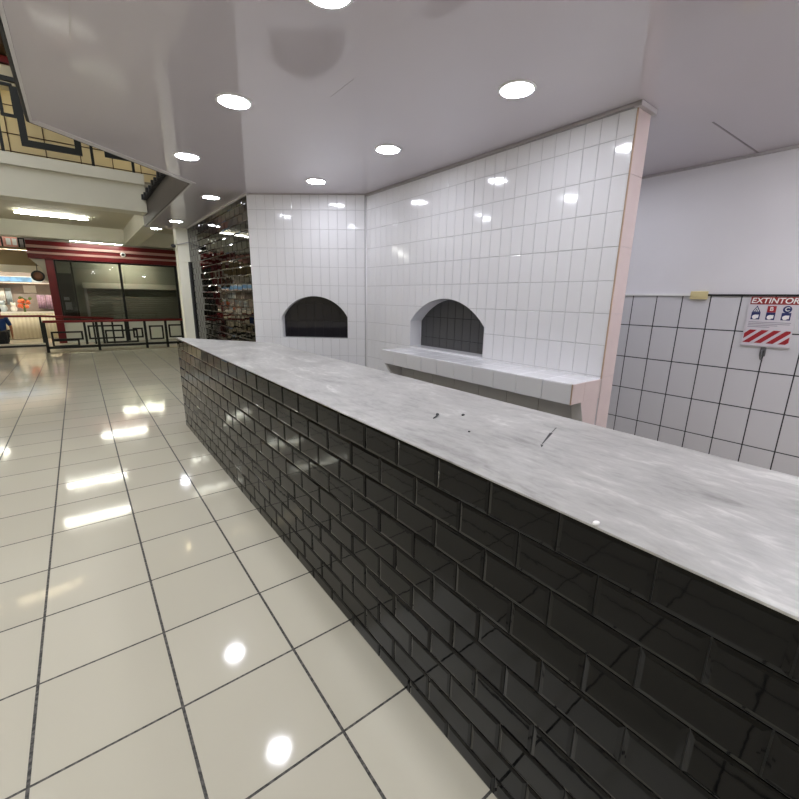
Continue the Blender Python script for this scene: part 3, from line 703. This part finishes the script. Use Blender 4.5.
# upper stall goods
t = thing('upper_display', 'salmon coloured display behind black frames above the bright stall', 'display', (-1.7,20.5,2.88))
box('panel', 'salmon', -3.6,-1.42,20.55,20.6,2.88,3.5,t)
for a in ((-3.0,-1.80,2.95,3.45),(-1.40,-1.22,2.90,3.45)):
    mb = MB(); bars(mb,a[0],a[1],a[2],a[3],20.42,.04,.03); mb.build('frame', 'black_metal', t)
for x in (-1.66,-1.5): box('picture', 'paper', x-.06,x+.06,20.53,20.552,3.2,3.42,t)
for x in (-3.4,-1.9): tube(x,x+1.0,18.7,2.83,'stall tube light hidden above the goods','tube_shop','tubes over the stall')
tube(-2.6,-1.4,19.9,3.9,'tube light over the upper stall','tube','tubes over the stall')
struct(box('ceiling', 'brown_soffit', -5,-.62,18.15,20.4,2.89,2.96), 'stall ceiling', 'ceiling')

# ------------------------------------------------------------------ person sitting at the stall
def skin_mesh(pts, edges, rad, level=2, root=0):
    bm = bmesh.new(); lay = bm.verts.layers.skin.verify()
    vs = [bm.verts.new(p) for p in pts]
    for v, r in zip(vs, rad):
        v[lay].radius = (r, r) if not isinstance(r, tuple) else r
    vs[root][lay].use_root = True
    for a, b in edges: bm.edges.new((vs[a], vs[b]))
    me = bpy.data.meshes.new('s'); bm.to_mesh(me); bm.free()
    o = bpy.data.objects.new('s', me); C.objects.link(o)
    o.modifiers.new('skin', 'SKIN').use_smooth_shade = True
    sd = o.modifiers.new('sub', 'SUBSURF'); sd.levels = level; sd.render_levels = level
    bpy.context.view_layer.update(); out = mesh_from(o); bpy.data.objects.remove(o)
    for p in out.polygons: p.use_smooth = True
    return out
px_, py_ = -1.99, 17.55
t = thing('person', 'person in a blue shirt and black trousers sitting low before the bright stall', 'person', (px_,py_,0))
P = [(0,0,.34),(0,.01,.50),(0,.02,.66),(0,.02,.80),(0,.01,.89),(0,0,.97),(0,-.015,1.05),   # 0-6 pelvis..head
     (.16,.02,.79),(.235,-.01,.55),(.245,-.09,.33),(.245,-.13,.25),                      # 7-10 right arm
     (-.16,.02,.79),(-.235,-.01,.55),(-.20,-.16,.42),(-.15,-.24,.40),                    # 11-14 left arm resting on knee
     (.10,-.02,.32),(.13,-.36,.40),(.13,-.34,.07),(.13,-.48,.035),                         # 15-18 leg
     (-.10,-.02,.32),(-.13,-.36,.40),(-.13,-.34,.07),(-.13,-.48,.035),
     (0,-.115,1.03)]                                                                        # 23 nose
R_ = [.13,.12,.135,.12,.05,.075,.088,.055,.040,.030,.026,.055,.040,.030,.026,.085,.062,.042,.032,.085,.062,.042,.032,.014]
E_ = [(0,1),(1,2),(2,3),(3,4),(4,5),(5,6),(3,7),(7,8),(8,9),(9,10),(3,11),(11,12),(12,13),(13,14),(0,15),(15,16),(16,17),(17,18),(0,19),(19,20),(20,21),(21,22),(6,23)]
def finger(base, dirn, side, ln):
    k = len(P); b = V(P[base]) + V(side); d = V(dirn)
    for s_, r_ in ((.35,.010),(.7,.009),(1.0,.007)):
        P.append(tuple(b + d*ln*s_)); R_.append(r_)
    E_.extend([(base,k),(k,k+1),(k+1,k+2)])
for base, dr, sd in ((10,(0,-.25,-.97),(0,1,0)),(14,(.35,-.75,-.55),(1,.3,0))):
    for j, ln in enumerate((.085,.095,.09,.07)): finger(base, dr, V(sd)*(.02*(j-1.5)), ln)
    finger(base, V(dr)*.5+V(sd)*.5, V(sd)*.02, .06)
me = skin_mesh([V(p) for p in P], E_, R_); me.materials.append(M['skin']); link('body', me, t)
me = skin_mesh([V(P[i]) for i in (0,1,2,3,7,8,11,12)] , [(0,1),(1,2),(2,3),(3,4),(4,5),(3,6),(6,7)], [.14,.14,.155,.135,.072,.056,.072,.056]); me.materials.append(M['blue']); link('shirt', me, t)
me = skin_mesh([V(P[i]) for i in (0,15,16,17,19,20,21)], [(0,1),(1,2),(2,3),(0,4),(4,5),(5,6)], [.145,.105,.078,.058,.105,.078,.058]); me.materials.append(M['black_cloth']); link('trousers', me, t)
mb = MB().blob((px_,py_+.02,1.05),.098,.10,.10,0,10); mb.build('hair', 'hair', t)
for s_ in (-1,1): MB().blob((px_+s_*.035,py_-.10,1.045),.012,.008,.008,0,5).build('eye', 'hair', t)
MB().blob((px_,py_-.098,.985),.022,.008,.006,0,5).build('mouth', 'hair', t)
for s_ in (-1,1): MB().blob((px_+.13*s_,py_-.43,.045),.05,.13,.045).build('shoe', 'dark_trim', t)
t = thing('low_stool', 'low dark stool under the person in the blue shirt', 'stool', (px_,py_,0))
MB().lathe((px_,py_+.02,.17), [(.15,0),(.16,.015),(.155,.03)], 24).build('seat', 'dark_brown', t)
for a in range(4):
    c_, s_ = math.cos(a*math.pi/2+.78), math.sin(a*math.pi/2+.78)
    MB().tube([(px_+.16*c_,py_+.02+.16*s_,0),(px_+.12*c_,py_+.02+.12*s_,.172)], .014, 8).build('leg', 'dark_brown', t)
t = thing('backpack', 'black backpack on the floor beside the person in blue', 'bag', (-1.95,16.82,0))
MB().box(-2.14,-1.80,16.76,16.94,0.0,.46).build('bag_body', 'black_cloth', t, .05)
MB().box(-2.08,-1.86,16.72,16.765,.05,.24).build('front_pocket', 'black_cloth', t, .015)
MB().tube([(-1.98,16.86,.455),(-1.98,16.84,.50),(-1.92,16.84,.50),(-1.92,16.86,.455)], .012, 8).build('handle', 'black_cloth', t)

# ------------------------------------------------------------------ world and view
w = bpy.data.worlds.new('world'); S.world = w; w.use_nodes = True
w.node_tree.nodes['Background'].inputs[0].default_value = (.8,.82,.85,1); w.node_tree.nodes['Background'].inputs[1].default_value = 2.7
S.view_settings.view_transform = 'Standard'; S.view_settings.look = 'None'; S.view_settings.gamma = 1; S.view_settings.use_curve_mapping = False
S.view_settings.exposure = 1.0
S.cycles.use_denoising = True
S.cycles.max_bounces = 10; S.cycles.diffuse_bounces = 6; S.cycles.glossy_bounces = 6; S.cycles.transparent_max_bounces = 12
S.cycles.caustics_reflective = False; S.cycles.sample_clamp_indirect = 8
